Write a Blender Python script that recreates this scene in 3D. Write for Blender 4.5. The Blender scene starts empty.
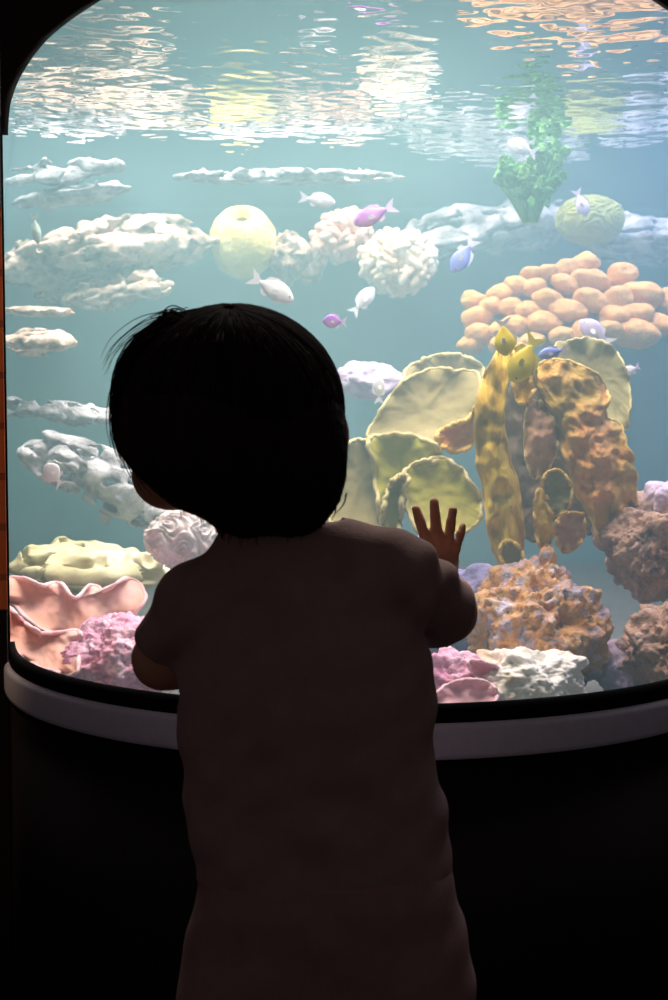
import bpy, math, random
import numpy as np
from mathutils import Vector, Matrix, noise

random.seed(7)
C = bpy.context.scene.collection
PI = math.pi

# ------------------------------------------------------------------ camera
F = 1600.0                      # focal length in pixels of the 668 x 1000 frame
CZ = 0.82                       # camera height
PITCH = math.atan(120 / F)
cd = bpy.data.cameras.new('camera')
cam = bpy.data.objects.new('camera', cd)
C.objects.link(cam)
cam.location = (0, 0, CZ)
cam.rotation_euler = (PI / 2 - PITCH, 0, 0)
cd.sensor_fit = 'VERTICAL'
cd.sensor_height = 36.0
cd.sensor_width = 36.0
cd.lens = 36.0 * F / 1000
cd.clip_start = 0.02
cd.dof.use_dof = True
cd.dof.focus_distance = 1.65
cd.dof.aperture_fstop = 14
bpy.context.scene.camera = cam


def ray(px, py):
    x, z = (px - 334) / F, (500 - py) / F
    c, s = math.cos(PITCH), math.sin(PITCH)
    return Vector((x, c + s * z, -s + c * z))


def at(px, py, Y):
    d = ray(px, py)
    return Vector((0, 0, CZ)) + d * (Y / d.y)


# ------------------------------------------------------------------ materials
def new_mat(name):
    m = bpy.data.materials.new(name)
    m.use_nodes = True
    nt = m.node_tree
    return m, nt, nt.nodes['Principled BSDF'], nt.nodes['Material Output']


def pmat(name, cols, scale=8.0, rough=0.8, bump=0.4, bscale=60.0, detail=5.0, stretch=(1, 1, 1), spec=0.3, pos=None, dist=0.004):
    m, nt, p, out = new_mat(name)
    p.inputs['Roughness'].default_value = rough
    p.inputs['Specular IOR Level'].default_value = spec
    tc = nt.nodes.new('ShaderNodeTexCoord')
    mp = nt.nodes.new('ShaderNodeMapping')
    mp.inputs['Scale'].default_value = stretch
    nt.links.new(tc.outputs['Object'], mp.inputs['Vector'])
    if len(cols) == 1:
        p.inputs['Base Color'].default_value = (*cols[0], 1)
    else:
        n = nt.nodes.new('ShaderNodeTexNoise')
        n.inputs['Scale'].default_value = scale
        n.inputs['Detail'].default_value = detail
        n.inputs['Roughness'].default_value = 0.6
        nt.links.new(mp.outputs[0], n.inputs['Vector'])
        r = nt.nodes.new('ShaderNodeValToRGB')
        el = r.color_ramp.elements
        k = len(cols)
        ps = pos or [0.32 + 0.36 * i / (k - 1) for i in range(k)]
        for i, c in enumerate(cols):
            e = el[i] if i < 2 else el.new(ps[i])
            e.position = ps[i]
            e.color = (*c, 1)
        nt.links.new(n.outputs['Fac'], r.inputs['Fac'])
        nt.links.new(r.outputs['Color'], p.inputs['Base Color'])
    if bump:
        b = nt.nodes.new('ShaderNodeBump')
        b.inputs['Strength'].default_value = bump
        b.inputs['Distance'].default_value = dist
        n2 = nt.nodes.new('ShaderNodeTexNoise')
        n2.inputs['Scale'].default_value = bscale
        n2.inputs['Detail'].default_value = 4
        nt.links.new(mp.outputs[0], n2.inputs['Vector'])
        nt.links.new(n2.outputs['Fac'], b.inputs['Height'])
        nt.links.new(b.outputs[0], p.inputs['Normal'])
    return m


M = {}
M['pale_rock'] = pmat('pale_rock', [(.11, .08, .06), (.36, .27, .21), (.66, .56, .48), (.58, .34, .24)], 24, bump=1.0, bscale=55, dist=.010)
M['grey_rock'] = pmat('grey_rock', [(.14, .14, .15), (.36, .36, .39), (.66, .65, .70)], 24, bump=1.0, bscale=55, dist=.010)
M['yellow_rock'] = pmat('yellow_rock', [(.46, .42, .22), (.70, .66, .40), (.86, .84, .64)], 12, bump=.6, bscale=50)
M['reef_rock'] = pmat('reef_rock', [(.16, .12, .12), (.50, .40, .48), (.62, .28, .07), (.68, .42, .22), (.74, .68, .88)], 30, bump=1.0, bscale=85, dist=.008,
                      pos=[.33, .43, .50, .57, .67])
M['brown_rock'] = pmat('brown_rock', [(.16, .10, .10), (.42, .26, .20), (.55, .34, .24), (.62, .52, .62)], 26, bump=1.0, bscale=85, dist=.008)
M['lilac_rock'] = pmat('lilac_rock', [(.40, .30, .46), (.62, .50, .68), (.82, .72, .86)], 20, bump=.7, bscale=70)
M['violet_rock'] = pmat('violet_rock', [(.20, .16, .34), (.40, .34, .66), (.62, .56, .82)], 22, bump=.9, bscale=80, dist=.006)
M['white_rock'] = pmat('white_rock', [(.72, .46, .26), (.90, .84, .72), (.98, .95, .90)], 13, bump=.8, bscale=60, pos=[.32, .43, .6])
M['olive_plate'] = pmat('olive_plate', [(.20, .18, .07), (.28, .25, .10), (.35, .31, .14)], 10, bump=.5, bscale=70)
M['grey_olive_plate'] = pmat('grey_olive_plate', [(.24, .20, .07), (.33, .27, .10), (.40, .33, .15)], 9, bump=.4, bscale=70)
M['lime_plate'] = pmat('lime_plate', [(.28, .27, .03), (.40, .38, .04), (.50, .43, .10)], 10, bump=.4, bscale=70)
M['gold_plate'] = pmat('gold_plate', [(.56, .35, .03), (.74, .50, .05), (.88, .64, .12)], 11, bump=.8, bscale=50, stretch=(4, 1, .5))
M['rust_plate'] = pmat('rust_plate', [(.34, .26, .04), (.56, .36, .07), (.72, .34, .11), (.82, .54, .24)], 8, bump=1.0, bscale=55, dist=.008)
M['pink_brown_plate'] = pmat('pink_brown_plate', [(.40, .26, .12), (.58, .34, .22), (.66, .42, .32)], 14, bump=.9, bscale=55)
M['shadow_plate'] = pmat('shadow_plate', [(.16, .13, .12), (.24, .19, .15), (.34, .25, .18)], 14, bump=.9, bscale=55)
M['plate_rim'] = pmat('plate_rim', [(.44, .36, .13), (.66, .58, .30)], 30, bump=.5, bscale=90)
M['gold_rim'] = pmat('gold_rim', [(.52, .33, .05), (.76, .55, .18)], 30, bump=.5, bscale=90)
M['salmon'] = pmat('salmon', [(.66, .28, .20), (.76, .41, .32), (.84, .56, .54)], 9, bump=.3, bscale=50)
M['salmon_rim'] = pmat('salmon_rim', [(.86, .50, .52), (.92, .64, .72)], 20, bump=.3)
M['pink'] = pmat('pink', [(.72, .26, .46), (.86, .48, .66), (.93, .72, .86)], 22, bump=.9, bscale=80, dist=.007)
M['pink_swirl'] = pmat('pink_swirl', [(.72, .26, .36), (.86, .44, .52), (.90, .58, .62)], 14, bump=.5, bscale=60)
M['orange_lobe'] = pmat('orange_lobe', [(.54, .22, .04), (.70, .34, .09), (.84, .52, .22)], 12, bump=.35, bscale=80)
M['orange_core'] = pmat('orange_core', [(.30, .14, .07), (.46, .24, .12)], 14, bump=.8)
M['cream_coral'] = pmat('cream_coral', [(.84, .62, .40), (.94, .82, .64), (.97, .92, .80)], 20, bump=.4, bscale=120)
M['blush_coral'] = pmat('blush_coral', [(.80, .44, .36), (.90, .60, .50), (.95, .78, .68)], 20, bump=.4, bscale=120)
M['sponge'] = pmat('sponge', [(.74, .60, .14), (.90, .80, .28), (.94, .88, .46)], 22, bump=.9, bscale=90, dist=.006)
M['sponge_hole'] = pmat('sponge_hole', [(.34, .28, .10), (.44, .38, .14)], 22, bump=.4)
M['olive_brain'] = pmat('olive_brain', [(.26, .27, .05), (.36, .36, .08)], 22, bump=.6)
M['leaf_green'] = pmat('leaf_green', [(.07, .24, .04), (.15, .38, .08), (.26, .50, .15)], 16, bump=.3)
M['brain_lilac'] = pmat('brain_lilac', [(.66, .50, .50), (.90, .82, .84), (.97, .93, .94)], 20, bump=.4, bscale=100)
M['fish_white'] = pmat('fish_white', [(.82, .80, .92), (.95, .94, .97)], 60, rough=.35, bump=.1, bscale=250, spec=.6)
M['fish_lilac'] = pmat('fish_lilac', [(.62, .50, .84), (.86, .76, .92)], 50, rough=.35, bump=.1, bscale=250, spec=.6)
M['fish_purple'] = pmat('fish_purple', [(.18, .06, .70), (.48, .14, .62), (.74, .34, .62)], 26, rough=.35, bump=.1, bscale=250, spec=.6)
M['fish_blue'] = pmat('fish_blue', [(.16, .20, .84), (.34, .40, .90)], 40, rough=.35, bump=.1, bscale=250, spec=.6)
M['fish_yellow'] = pmat('fish_yellow', [(1.0, .70, .01), (1.0, .84, .06)], 40, rough=.35, bump=.1, bscale=250, spec=.6)
M['fish_pale'] = pmat('fish_pale', [(.60, .84, .80), (.80, .94, .90)], 40, rough=.35, bump=.1, bscale=250, spec=.6)
M['fin_white'] = pmat('fin_white', [(.80, .80, .94), (.92, .92, .98)], 60, rough=.4, bump=0)
M['fin_yellow'] = pmat('fin_yellow', [(.98, .80, .06), (1.0, .92, .3)], 60, rough=.4, bump=0)
M['eye_black'] = pmat('eye_black', [(.01, .01, .012)], rough=.15, bump=0, spec=.6)
M['skin'] = pmat('skin', [(.52, .26, .18), (.58, .31, .22)], 30, rough=.5, bump=.15, bscale=300, dist=.001)
M['hair'] = pmat('hair', [(.012, .008, .008), (.022, .014, .012)], 40, rough=.75, bump=.3, bscale=200, stretch=(1, 1, .2), dist=.001, spec=.12)
M['shirt'] = pmat('shirt', [(.30, .21, .205), (.34, .245, .24)], 60, rough=.95, bump=.4, bscale=500, dist=.001, spec=.1)
M['pants'] = pmat('pants', [(.27, .18, .17), (.31, .21, .20)], 60, rough=.95, bump=.4, bscale=400, dist=.001, spec=.1)
M['wall_dark'] = pmat('wall_dark', [(.020, .016, .017), (.030, .024, .024)], 6, rough=.7, bump=.2, bscale=80, dist=.001)
M['base_black'] = pmat('base_black', [(.008, .007, .008), (.012, .010, .011)], 6, rough=.75, bump=.2, bscale=80, dist=.001, spec=.1)
M['gasket'] = pmat('gasket', [(.004, .004, .005)], rough=.9, bump=0, spec=.05)
M['sill'] = pmat('sill', [(.58, .62, .80), (.64, .68, .86)], 90, rough=.55, bump=.2, bscale=400, dist=.0006)
M['floor'] = pmat('floor', [(.03, .024, .022), (.05, .04, .036)], 14, rough=.85, bump=.5, bscale=200, dist=.002)
M['tank_wall'] = pmat('tank_wall', [(.08, .28, .33), (.11, .34, .39), (.14, .38, .44)], 1.6, rough=.8, bump=.3, bscale=8, dist=.01)
M['sand'] = pmat('sand', [(.10, .11, .11), (.17, .17, .16), (.22, .20, .19)], 120, rough=.95, bump=.8, bscale=300, dist=.003)


def brick_mat():
    m, nt, p, out = new_mat('orange_brick')
    tc = nt.nodes.new('ShaderNodeTexCoord')
    mp = nt.nodes.new('ShaderNodeMapping')
    mp.inputs['Rotation'].default_value = (PI / 2, 0, 0)
    nt.links.new(tc.outputs['Object'], mp.inputs['Vector'])
    b = nt.nodes.new('ShaderNodeTexBrick')
    b.inputs['Color1'].default_value = (.52, .13, .03, 1)
    b.inputs['Color2'].default_value = (.42, .09, .025, 1)
    b.inputs['Mortar'].default_value = (.26, .06, .02, 1)
    b.inputs['Scale'].default_value = 1.0
    b.inputs['Brick Width'].default_value = .19
    b.inputs['Row Height'].default_value = .055
    b.inputs['Mortar Size'].default_value = .004
    nt.links.new(mp.outputs[0], b.inputs['Vector'])
    nt.links.new(b.outputs['Color'], p.inputs['Base Color'])
    p.inputs['Roughness'].default_value = .85
    bp = nt.nodes.new('ShaderNodeBump')
    bp.inputs['Distance'].default_value = .004
    bp.invert = True
    nt.links.new(b.outputs['Fac'], bp.inputs['Height'])
    nt.links.new(bp.outputs[0], p.inputs['Normal'])
    return m


M['brick'] = brick_mat()


def glass_mat():
    m, nt, p, out = new_mat('acrylic_pane')
    nt.nodes.remove(p)
    t = nt.nodes.new('ShaderNodeBsdfTransparent')
    t.inputs['Color'].default_value = (.97, .985, .985, 1)
    g = nt.nodes.new('ShaderNodeBsdfGlossy')
    g.inputs['Roughness'].default_value = .02
    lw = nt.nodes.new('ShaderNodeLayerWeight')
    lw.inputs['Blend'].default_value = .12
    ml = nt.nodes.new('ShaderNodeMath')
    ml.operation = 'MULTIPLY'
    ml.inputs[1].default_value = .35
    mx = nt.nodes.new('ShaderNodeMixShader')
    nt.links.new(lw.outputs['Facing'], ml.inputs[0])
    pw = nt.nodes.new('ShaderNodeMath')
    pw.operation = 'POWER'
    pw.inputs[1].default_value = 4
    nt.links.new(ml.outputs[0], mx.inputs[0])
    nt.links.new(lw.outputs['Facing'], pw.inputs[0])
    nt.links.new(pw.outputs[0], ml.inputs[0])
    nt.links.new(t.outputs[0], mx.inputs[1])
    nt.links.new(g.outputs[0], mx.inputs[2])
    nt.links.new(mx.outputs[0], out.inputs['Surface'])
    return m


def surface_mat():
    m, nt, p, out = new_mat('water_surface')
    nt.nodes.remove(p)
    t = nt.nodes.new('ShaderNodeBsdfTransparent')
    g = nt.nodes.new('ShaderNodeBsdfGlossy')
    g.inputs['Roughness'].default_value = .0
    fr = nt.nodes.new('ShaderNodeFresnel')
    fr.inputs['IOR'].default_value = 1.333
    mx = nt.nodes.new('ShaderNodeMixShader')
    nt.links.new(fr.outputs[0], mx.inputs[0])
    nt.links.new(t.outputs[0], mx.inputs[1])
    nt.links.new(g.outputs[0], mx.inputs[2])
    nt.links.new(mx.outputs[0], out.inputs['Surface'])
    return m


WATER_SCATTER, WATER_ABSORB = 0.50, 0.16


def water_mat():
    m, nt, p, out = new_mat('hazy_water')
    nt.nodes.remove(p)
    s = nt.nodes.new('ShaderNodeVolumeScatter')
    s.inputs['Color'].default_value = (.48, .86, 1.0, 1)
    s.inputs['Density'].default_value = WATER_SCATTER
    s.inputs['Anisotropy'].default_value = .2
    a = nt.nodes.new('ShaderNodeVolumeAbsorption')
    a.inputs['Color'].default_value = (.25, .80, .85, 1)
    a.inputs['Density'].default_value = WATER_ABSORB
    ad = nt.nodes.new('ShaderNodeAddShader')
    nt.links.new(s.outputs[0], ad.inputs[0])
    nt.links.new(a.outputs[0], ad.inputs[1])
    nt.links.new(ad.outputs[0], out.inputs['Volume'])
    return m


M['glass'] = glass_mat()
M['surface'] = surface_mat()
M['water'] = water_mat()


# ------------------------------------------------------------------ object helpers
def link_mesh(name, verts, faces, mat, parent=None, smooth=True, origin=None):
    """verts in world space; stored relative to the parent's location or the given origin."""
    v = np.asarray(verts, dtype=float).reshape(-1, 3)
    if parent is not None:
        off = np.array(parent.location)
    elif origin is not None:
        off = np.array(origin)
    else:
        off = np.zeros(3)
    me = bpy.data.meshes.new(name)
    me.from_pydata((v - off).tolist(), [], faces if isinstance(faces, list) else faces.tolist())
    me.update()
    if smooth:
        me.polygons.foreach_set('use_smooth', [True] * len(me.polygons))
    if mat:
        me.materials.append(mat)
    o = bpy.data.objects.new(name, me)
    C.objects.link(o)
    if parent is not None:
        o.parent = parent
    elif origin is not None:
        o.location = origin
    return o


def tag(o, label=None, cat=None, group=None, kind=None):
    if label:
        o['label'] = label
    if cat:
        o['category'] = cat
    if group:
        o['group'] = group
    if kind:
        o['kind'] = kind
    return o


def thing(name, label, cat, loc, group=None):
    o = bpy.data.objects.new(name, None)
    o.empty_display_size = .05
    C.objects.link(o)
    o.location = loc
    return tag(o, label, cat, group)


def ico(sub):
    import bmesh
    bm = bmesh.new()
    bmesh.ops.create_icosphere(bm, subdivisions=sub, radius=1)
    v = np.array([x.co[:] for x in bm.verts])
    f = [[q.index for q in p.verts] for p in bm.faces]
    bm.free()
    return v, f


ICO = {k: ico(k) for k in (2, 3, 4, 5, 6)}


class MB:
    def __init__(s):
        s.v, s.f, s.n = [], [], 0

    def add(s, v, f):
        v = np.asarray(v, float).reshape(-1, 3)
        s.v.append(v)
        s.f += [[i + s.n for i in q] for q in f]
        s.n += len(v)

    def tube(s, pts, rad, sides=6, flat=1.0):
        pts = [Vector(p) for p in pts]
        n = len(pts)
        if not hasattr(rad, '__len__'):
            rad = [rad] * n
        vs, fs = [], []
        prev = None
        for i, p in enumerate(pts):
            t = (pts[min(i + 1, n - 1)] - pts[max(i - 1, 0)]).normalized()
            u = prev if prev is not None else (Vector((0, 0, 1)) if abs(t.z) < .9 else Vector((1, 0, 0)))
            u = (u - t * u.dot(t)).normalized()
            prev = u
            w = t.cross(u)
            for k in range(sides):
                a = 2 * PI * k / sides
                vs.append(p + u * math.cos(a) * rad[i] + w * math.sin(a) * rad[i] * flat)
        for i in range(n - 1):
            for k in range(sides):
                a, b = i * sides + k, i * sides + (k + 1) % sides
                fs.append([a, b, b + sides, a + sides])
        fs.append(list(range(sides))[::-1])
        fs.append([(n - 1) * sides + k for k in range(sides)])
        s.add(vs, fs)

    def box(s, lo, hi):
        x0, y0, z0 = lo
        x1, y1, z1 = hi
        v = [(x0, y0, z0), (x1, y0, z0), (x1, y1, z0), (x0, y1, z0), (x0, y0, z1), (x1, y0, z1), (x1, y1, z1), (x0, y1, z1)]
        s.add(v, [[0, 3, 2, 1], [4, 5, 6, 7], [0, 1, 5, 4], [1, 2, 6, 5], [2, 3, 7, 6], [3, 0, 4, 7]])

    def build(s, name, mat, parent=None, smooth=True, origin=None):
        return link_mesh(name, np.concatenate(s.v), s.f, mat, parent, smooth, origin)


# ------------------------------------------------------------------ the setting
AX, AY, R = 0.0395, 1.824, 0.404      # axis and radius of the bulging window
YW = 1.735                           # plane of the hall wall it bulges from
TH = math.radians(77.0)              # half angle of the bulge
WS = CZ + 0.372                      # water level
GZ0 = CZ - 0.2915                    # lower edge of the pane


def cyl(th, z, r):
    return (AX + r * math.sin(th), AY - r * math.cos(th), z)


def ztop(th):
    a = abs(math.degrees(th))
    xs = [0, 20, 37.4, 52.7, 64.7, 72, 75, 77.5]
    zs = [.370, .367, .357, .331, .304, .286, .272, .258]
    return CZ + float(np.interp(a, xs, zs))


def zbot(th):
    a = abs(math.degrees(th))
    return GZ0 + float(np.interp(a, [0, 66, 70, 73, 75, 77.5], [0, 0, .001, .002, .004, .007]))


def shell(name, r0, r1, zlo, zhi, mat, n=96, m=1, th=TH, kind='structure', parent=None):
    """closed cylindrical shell between two radii and two height functions."""
    vs, fs = [], []
    def idx(side, i, j):
        return side * (n + 1) * (m + 1) + i * (m + 1) + j
    for side, r in ((0, r0), (1, r1)):
        for i in range(n + 1):
            t = -th + 2 * th * i / n
            a, b = zlo(t), zhi(t)
            for j in range(m + 1):
                vs.append(cyl(t, a + (b - a) * j / m, r))
    for i in range(n):
        for j in range(m):
            fs.append([idx(1, i, j), idx(1, i + 1, j), idx(1, i + 1, j + 1), idx(1, i, j + 1)])
            fs.append([idx(0, i, j), idx(0, i, j + 1), idx(0, i + 1, j + 1), idx(0, i + 1, j)])
        fs.append([idx(0, i, 0), idx(0, i + 1, 0), idx(1, i + 1, 0), idx(1, i, 0)])
        fs.append([idx(0, i, m), idx(1, i, m), idx(1, i + 1, m), idx(0, i + 1, m)])
    for j in range(m):
        fs.append([idx(0, 0, j), idx(1, 0, j), idx(1, 0, j + 1), idx(0, 0, j + 1)])
        fs.append([idx(0, n, j), idx(0, n, j + 1), idx(1, n, j + 1), idx(1, n, j)])
    o = link_mesh(name, vs, fs, mat, parent)
    if kind:
        o['kind'] = kind
    return o


def cz(z):
    return lambda t: z


win = shell('window_1', R - .010, R, zbot, ztop, M['glass'], n=120, m=4)
gask = shell('window_gasket', R - .005, R + .0012, cz(CZ - .3085), zbot, M['gasket'], n=120, kind=None, parent=win)
edge = MB()
for sg in (-1, 1):                    # slim black upright strip where pane meets wall
    p0, p1 = cyl(sg * TH, zbot(TH) - .02, R + .001), cyl(sg * TH, ztop(TH) + .02, R + .001)
    edge.tube([p0, p1], .0013, 8)
edge.build('window_edge_strip', M['gasket'], win)
shell('trim_1', R - .006, R + .0015, ztop, cz(2.5), M['wall_dark'], n=120)


def sill():
    prof = [(R - .011, CZ - .3085), (R + .004, CZ - .3085), (R + .006, CZ - .3105), (R + .0072, CZ - .315), (R + .0072, CZ - .336),
            (R + .006, CZ - .3405), (R + .002, CZ - .342), (R - .011, CZ - .342)]
    n, k = 120, len(prof)
    vs, fs = [], []
    for i in range(n + 1):
        t = -TH + 2 * TH * i / n
        for r, z in prof:
            vs.append(cyl(t, z, r))
    for i in range(n):
        for j in range(k):
            a, b = i * k + j, i * k + (j + 1) % k
            fs.append([a, a + k, b + k, b])
    fs.append(list(range(k)))
    fs.append([n * k + j for j in range(k)][::-1])
    o = link_mesh('sill_band', vs, fs, M['sill'])
    o['kind'] = 'structure'
    o.name = 'trim_2'


sill()
shell('wall_base', R - .03, R, cz(0.0), cz(CZ - .342), M['base_black'], n=96)  # black curved base wall of the tank, from the sill band to the floor

w = MB()
xl, xr = AX - R * math.sin(TH) - .003, AX + R * math.sin(TH) + .003
w.box((-2.2, YW, CZ - .25), (xl, YW + .012, CZ + .185))
w.box((xr, YW, CZ - .25), (2.2, YW + .012, CZ + .185))
w.build('wall_front', M['brick'], smooth=False)['kind'] = 'structure'
w = MB()
w.box((-2.2, YW - .004, CZ + .185), (xl, YW + .012, 2.5))
w.box((xr, YW - .004, CZ + .185), (2.2, YW + .012, 2.5))
w.build('wall_upper', M['wall_dark'], smooth=False)['kind'] = 'structure'
w = MB()
w.box((-2.2, YW - .004, 0), (xl, YW + .012, CZ - .25))
w.box((xl - .004, YW - .003, 0), (xl + .012, YW + .011, CZ - .315))
w.box((xr - .012, YW - .003, 0), (xr + .004, YW + .011, CZ - .315))
w.box((xr, YW - .004, 0), (2.2, YW + .012, CZ - .25))
w.build('wall_lower', M['base_black'], smooth=False)['kind'] = 'structure'
w = MB()
w.box((-2.2, -1.6, -.05), (2.2, 3.5, 0))
w.build('floor', M['floor'], smooth=False)['kind'] = 'structure'

# the tank
TX, TY0, TY1, TZ = 1.1, YW + .013, 3.5, CZ - .40
w = MB()
w.box((-TX - .05, TY1, TZ - .1), (TX + .05, TY1 + .05, WS + .3))
w.build('wall_back', M['tank_wall'], smooth=False)['kind'] = 'structure'
for nm, x0, x1 in (('wall_left', -TX - .05, -TX), ('wall_right', TX, TX + .05)):
    w = MB()
    w.box((x0, TY0, TZ - .1), (x1, TY1, WS + .3))
    w.build(nm, M['tank_wall'], smooth=False)['kind'] = 'structure'


def outline(r, n=48):
    pts = [cyl(-TH + 2 * TH * i / n, 0, r)[:2] for i in range(n + 1)]
    return pts + [(xr - .012, TY0 + .001), (TX - .002, TY0 + .001), (TX - .0005, TY1 - .0005), (-TX + .0005, TY1 - .0005), (-TX + .002, TY0 + .001), (xl + .012, TY0 + .001)]


def prism(name, r, z0, z1, mat):
    pts = outline(r)
    n = len(pts)
    vs = [(x, y, z0) for x, y in pts] + [(x, y, z1) for x, y in pts]
    fs = [list(range(n))[::-1], [n + i for i in range(n)]]
    fs += [[i, (i + 1) % n, n + (i + 1) % n, n + i] for i in range(n)]
    return link_mesh(name, vs, fs, mat, smooth=False)


bed = prism('floor_tank', R - .011, TZ - .06, TZ, M['sand'])
bed['kind'] = 'structure'
tag(prism('water', R - .0115, TZ + .002, WS - .0025, M['water']), 'hazy blue green water filling the tank behind the curved pane', 'water', kind='stuff')


def water_surface():
    nx, ny = 640, 440
    x = np.linspace(-TX + .003, TX - .003, nx)
    y = np.linspace(AY - R + .012, TY1 + .01, ny)
    X, Y = np.meshgrid(x, y)
    rng = np.random.default_rng(3)
    Z = np.zeros_like(X)
    for lam, slope, cnt in ((.30, .004, 7), (.12, .008, 12), (.055, .016, 20), (.028, .020, 24)):
        for _ in range(cnt):
            a = rng.uniform(0, 2 * PI)
            l = lam * rng.uniform(.7, 1.4)
            k = 2 * PI / l
            amp = slope / k * math.sqrt(2.0 / cnt)
            Z += amp * np.sin(k * (X * math.cos(a) + Y * math.sin(a)) + rng.uniform(0, 6.28))
    # keep only the sheet inside the tank outline
    inside = (Y > TY0 + .004) | ((X - AX) ** 2 + (Y - AY) ** 2 < (R - .012) ** 2)
    I = np.arange(nx * ny).reshape(ny, nx)
    ok = inside[:-1, :-1] & inside[1:, :-1] & inside[:-1, 1:] & inside[1:, 1:]
    q = np.stack([I[:-1, :-1], I[:-1, 1:], I[1:, 1:], I[1:, :-1]], -1)[ok]
    used = np.unique(q)
    remap = -np.ones(nx * ny, int)
    remap[used] = np.arange(len(used))
    V = np.stack([X, Y, WS + Z], -1).reshape(-1, 3)[used]
    o = link_mesh('water_surface', V, remap[q], M['surface'])
    tag(o, 'rippled underside of the water surface mirroring the reef', 'water surface', kind='structure')


water_surface()


class Field:
    def __init__(s, lo, hi, h):
        s.lo, s.h = np.array(lo, float), h
        s.n = [int(math.ceil((b - a) / h)) + 1 for a, b in zip(lo, hi)]
        s.F = np.full(s.n, .2, np.float32)
        s.ax = [s.lo[i] + h * np.arange(s.n[i]) for i in range(3)]

    def sub(s, lo, hi, m):
        sl = []
        for i in range(3):
            a = max(0, int((lo[i] - m - s.lo[i]) / s.h))
            b = min(s.n[i], int((hi[i] + m - s.lo[i]) / s.h) + 2)
            sl.append(slice(a, max(a, b)))
        x, y, z = (s.ax[i][sl[i]] for i in range(3))
        return tuple(sl), x[:, None, None], y[None, :, None], z[None, None, :]

    def mix(s, sl, d, k, op='add'):
        a = s.F[sl]
        d = d.astype(np.float32)
        if op == 'add':
            h = np.clip(.5 + .5 * (a - d) / k, 0, 1)
            s.F[sl] = a * (1 - h) + d * h - k * h * (1 - h)
        else:
            d = -d
            h = np.clip(.5 - .5 * (a - d) / k, 0, 1)
            s.F[sl] = a * (1 - h) + d * h + k * h * (1 - h)

    def cone(s, a, b, ra, rb, k=.012, sy=1.0, op='add'):
        a, b = np.array(a, float), np.array(b, float)
        r = max(ra, rb)
        sl, x, y, z = s.sub(np.minimum(a, b) - r, np.maximum(a, b) + r, .035)
        d = b - a
        dd = d[0] ** 2 + (d[1] * sy) ** 2 + d[2] ** 2 + 1e-12
        px, py, pz = x - a[0], (y - a[1]) * sy, z - a[2]
        t = np.clip((px * d[0] + py * d[1] * sy + pz * d[2]) / dd, 0, 1)
        q = np.sqrt((px - d[0] * t) ** 2 + (py - d[1] * sy * t) ** 2 + (pz - d[2] * t) ** 2) - (ra + (rb - ra) * t)
        s.mix(sl, q, k, op)

    def chain(s, pts, rad, k=.012, sy=1.0):
        for i in range(len(pts) - 1):
            s.cone(pts[i], pts[i + 1], rad[i], rad[i + 1], k, sy)

    def ell(s, c, r, Rm=None, k=.012, op='add'):
        c = np.array(c, float)
        m = max(r)
        sl, x, y, z = s.sub(c - m, c + m, .035)
        px, py, pz = x - c[0], y - c[1], z - c[2]
        if Rm is not None:
            A = np.array(Rm).T
            px, py, pz = (A[i, 0] * px + A[i, 1] * py + A[i, 2] * pz for i in range(3))
        k0 = np.sqrt((px / r[0]) ** 2 + (py / r[1]) ** 2 + (pz / r[2]) ** 2) + 1e-9
        k1 = np.sqrt((px / r[0] ** 2) ** 2 + (py / r[1] ** 2) ** 2 + (pz / r[2] ** 2) ** 2) + 1e-9
        s.mix(sl, k0 * (k0 - 1) / k1, k, op)

    def mesh(s):
        Fd = s.F
        S = Fd < 0
        nx, ny, nz_ = Fd.shape
        cs = np.zeros((nx - 1, ny - 1, nz_ - 1), np.int8)
        for i in (0, 1):
            for j in (0, 1):
                for k in (0, 1):
                    cs += S[i:nx - 1 + i, j:ny - 1 + j, k:nz_ - 1 + k]
        act = np.argwhere((cs > 0) & (cs < 8))
        idx = -np.ones(cs.shape, np.int32)
        idx[tuple(act.T)] = np.arange(len(act))
        pos = np.zeros((len(act), 3))
        cnt = np.zeros(len(act))
        corner = [(i, j, k) for i in (0, 1) for j in (0, 1) for k in (0, 1)]
        for a in corner:
            for ax in range(3):
                if a[ax]:
                    continue
                b = list(a)
                b[ax] = 1
                fa = Fd[tuple((act + a).T)]
                fb = Fd[tuple((act + b).T)]
                cr = (fa < 0) != (fb < 0)
                t = np.where(cr, fa / (fa - fb + 1e-12), 0)
                p = np.array(a)[None, :] + t[:, None] * (np.array(b) - np.array(a))[None, :]
                pos += p * cr[:, None]
                cnt += cr
        V = (act + pos / cnt[:, None]) * s.h + s.lo
        faces = []
        for ax in range(3):
            u, v = (ax + 1) % 3, (ax + 2) % 3
            sl0, sl1 = [slice(None)] * 3, [slice(None)] * 3
            sl0[ax], sl1[ax] = slice(0, -1), slice(1, None)
            A, B = S[tuple(sl0)], S[tuple(sl1)]
            e = np.argwhere(A != B)
            ok = (e[:, u] > 0) & (e[:, v] > 0) & (e[:, u] < Fd.shape[u] - 1) & (e[:, v] < Fd.shape[v] - 1)
            e = e[ok]
            flip = A[tuple(e.T)]
            cells = []
            for du, dv in ((-1, -1), (0, -1), (0, 0), (-1, 0)):
                c = e.copy()
                c[:, u] += du
                c[:, v] += dv
                cells.append(idx[tuple(c.T)])
            q = np.stack(cells, 1)
            q = np.where(flip[:, None], q, q[:, ::-1])
            faces.append(q)
        return V, np.concatenate(faces)


def smooth_verts(V, Fc, it=2, lam=.5):
    for _ in range(it):
        acc = np.zeros_like(V)
        c = np.zeros(len(V))
        for a in range(4):
            i, j = Fc[:, a], Fc[:, (a + 1) % 4]
            np.add.at(acc, i, V[j])
            np.add.at(c, i, 1)
            np.add.at(acc, j, V[i])
            np.add.at(c, j, 1)
        V = V + lam * (acc / np.maximum(c, 1)[:, None] - V)
    return V


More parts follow.
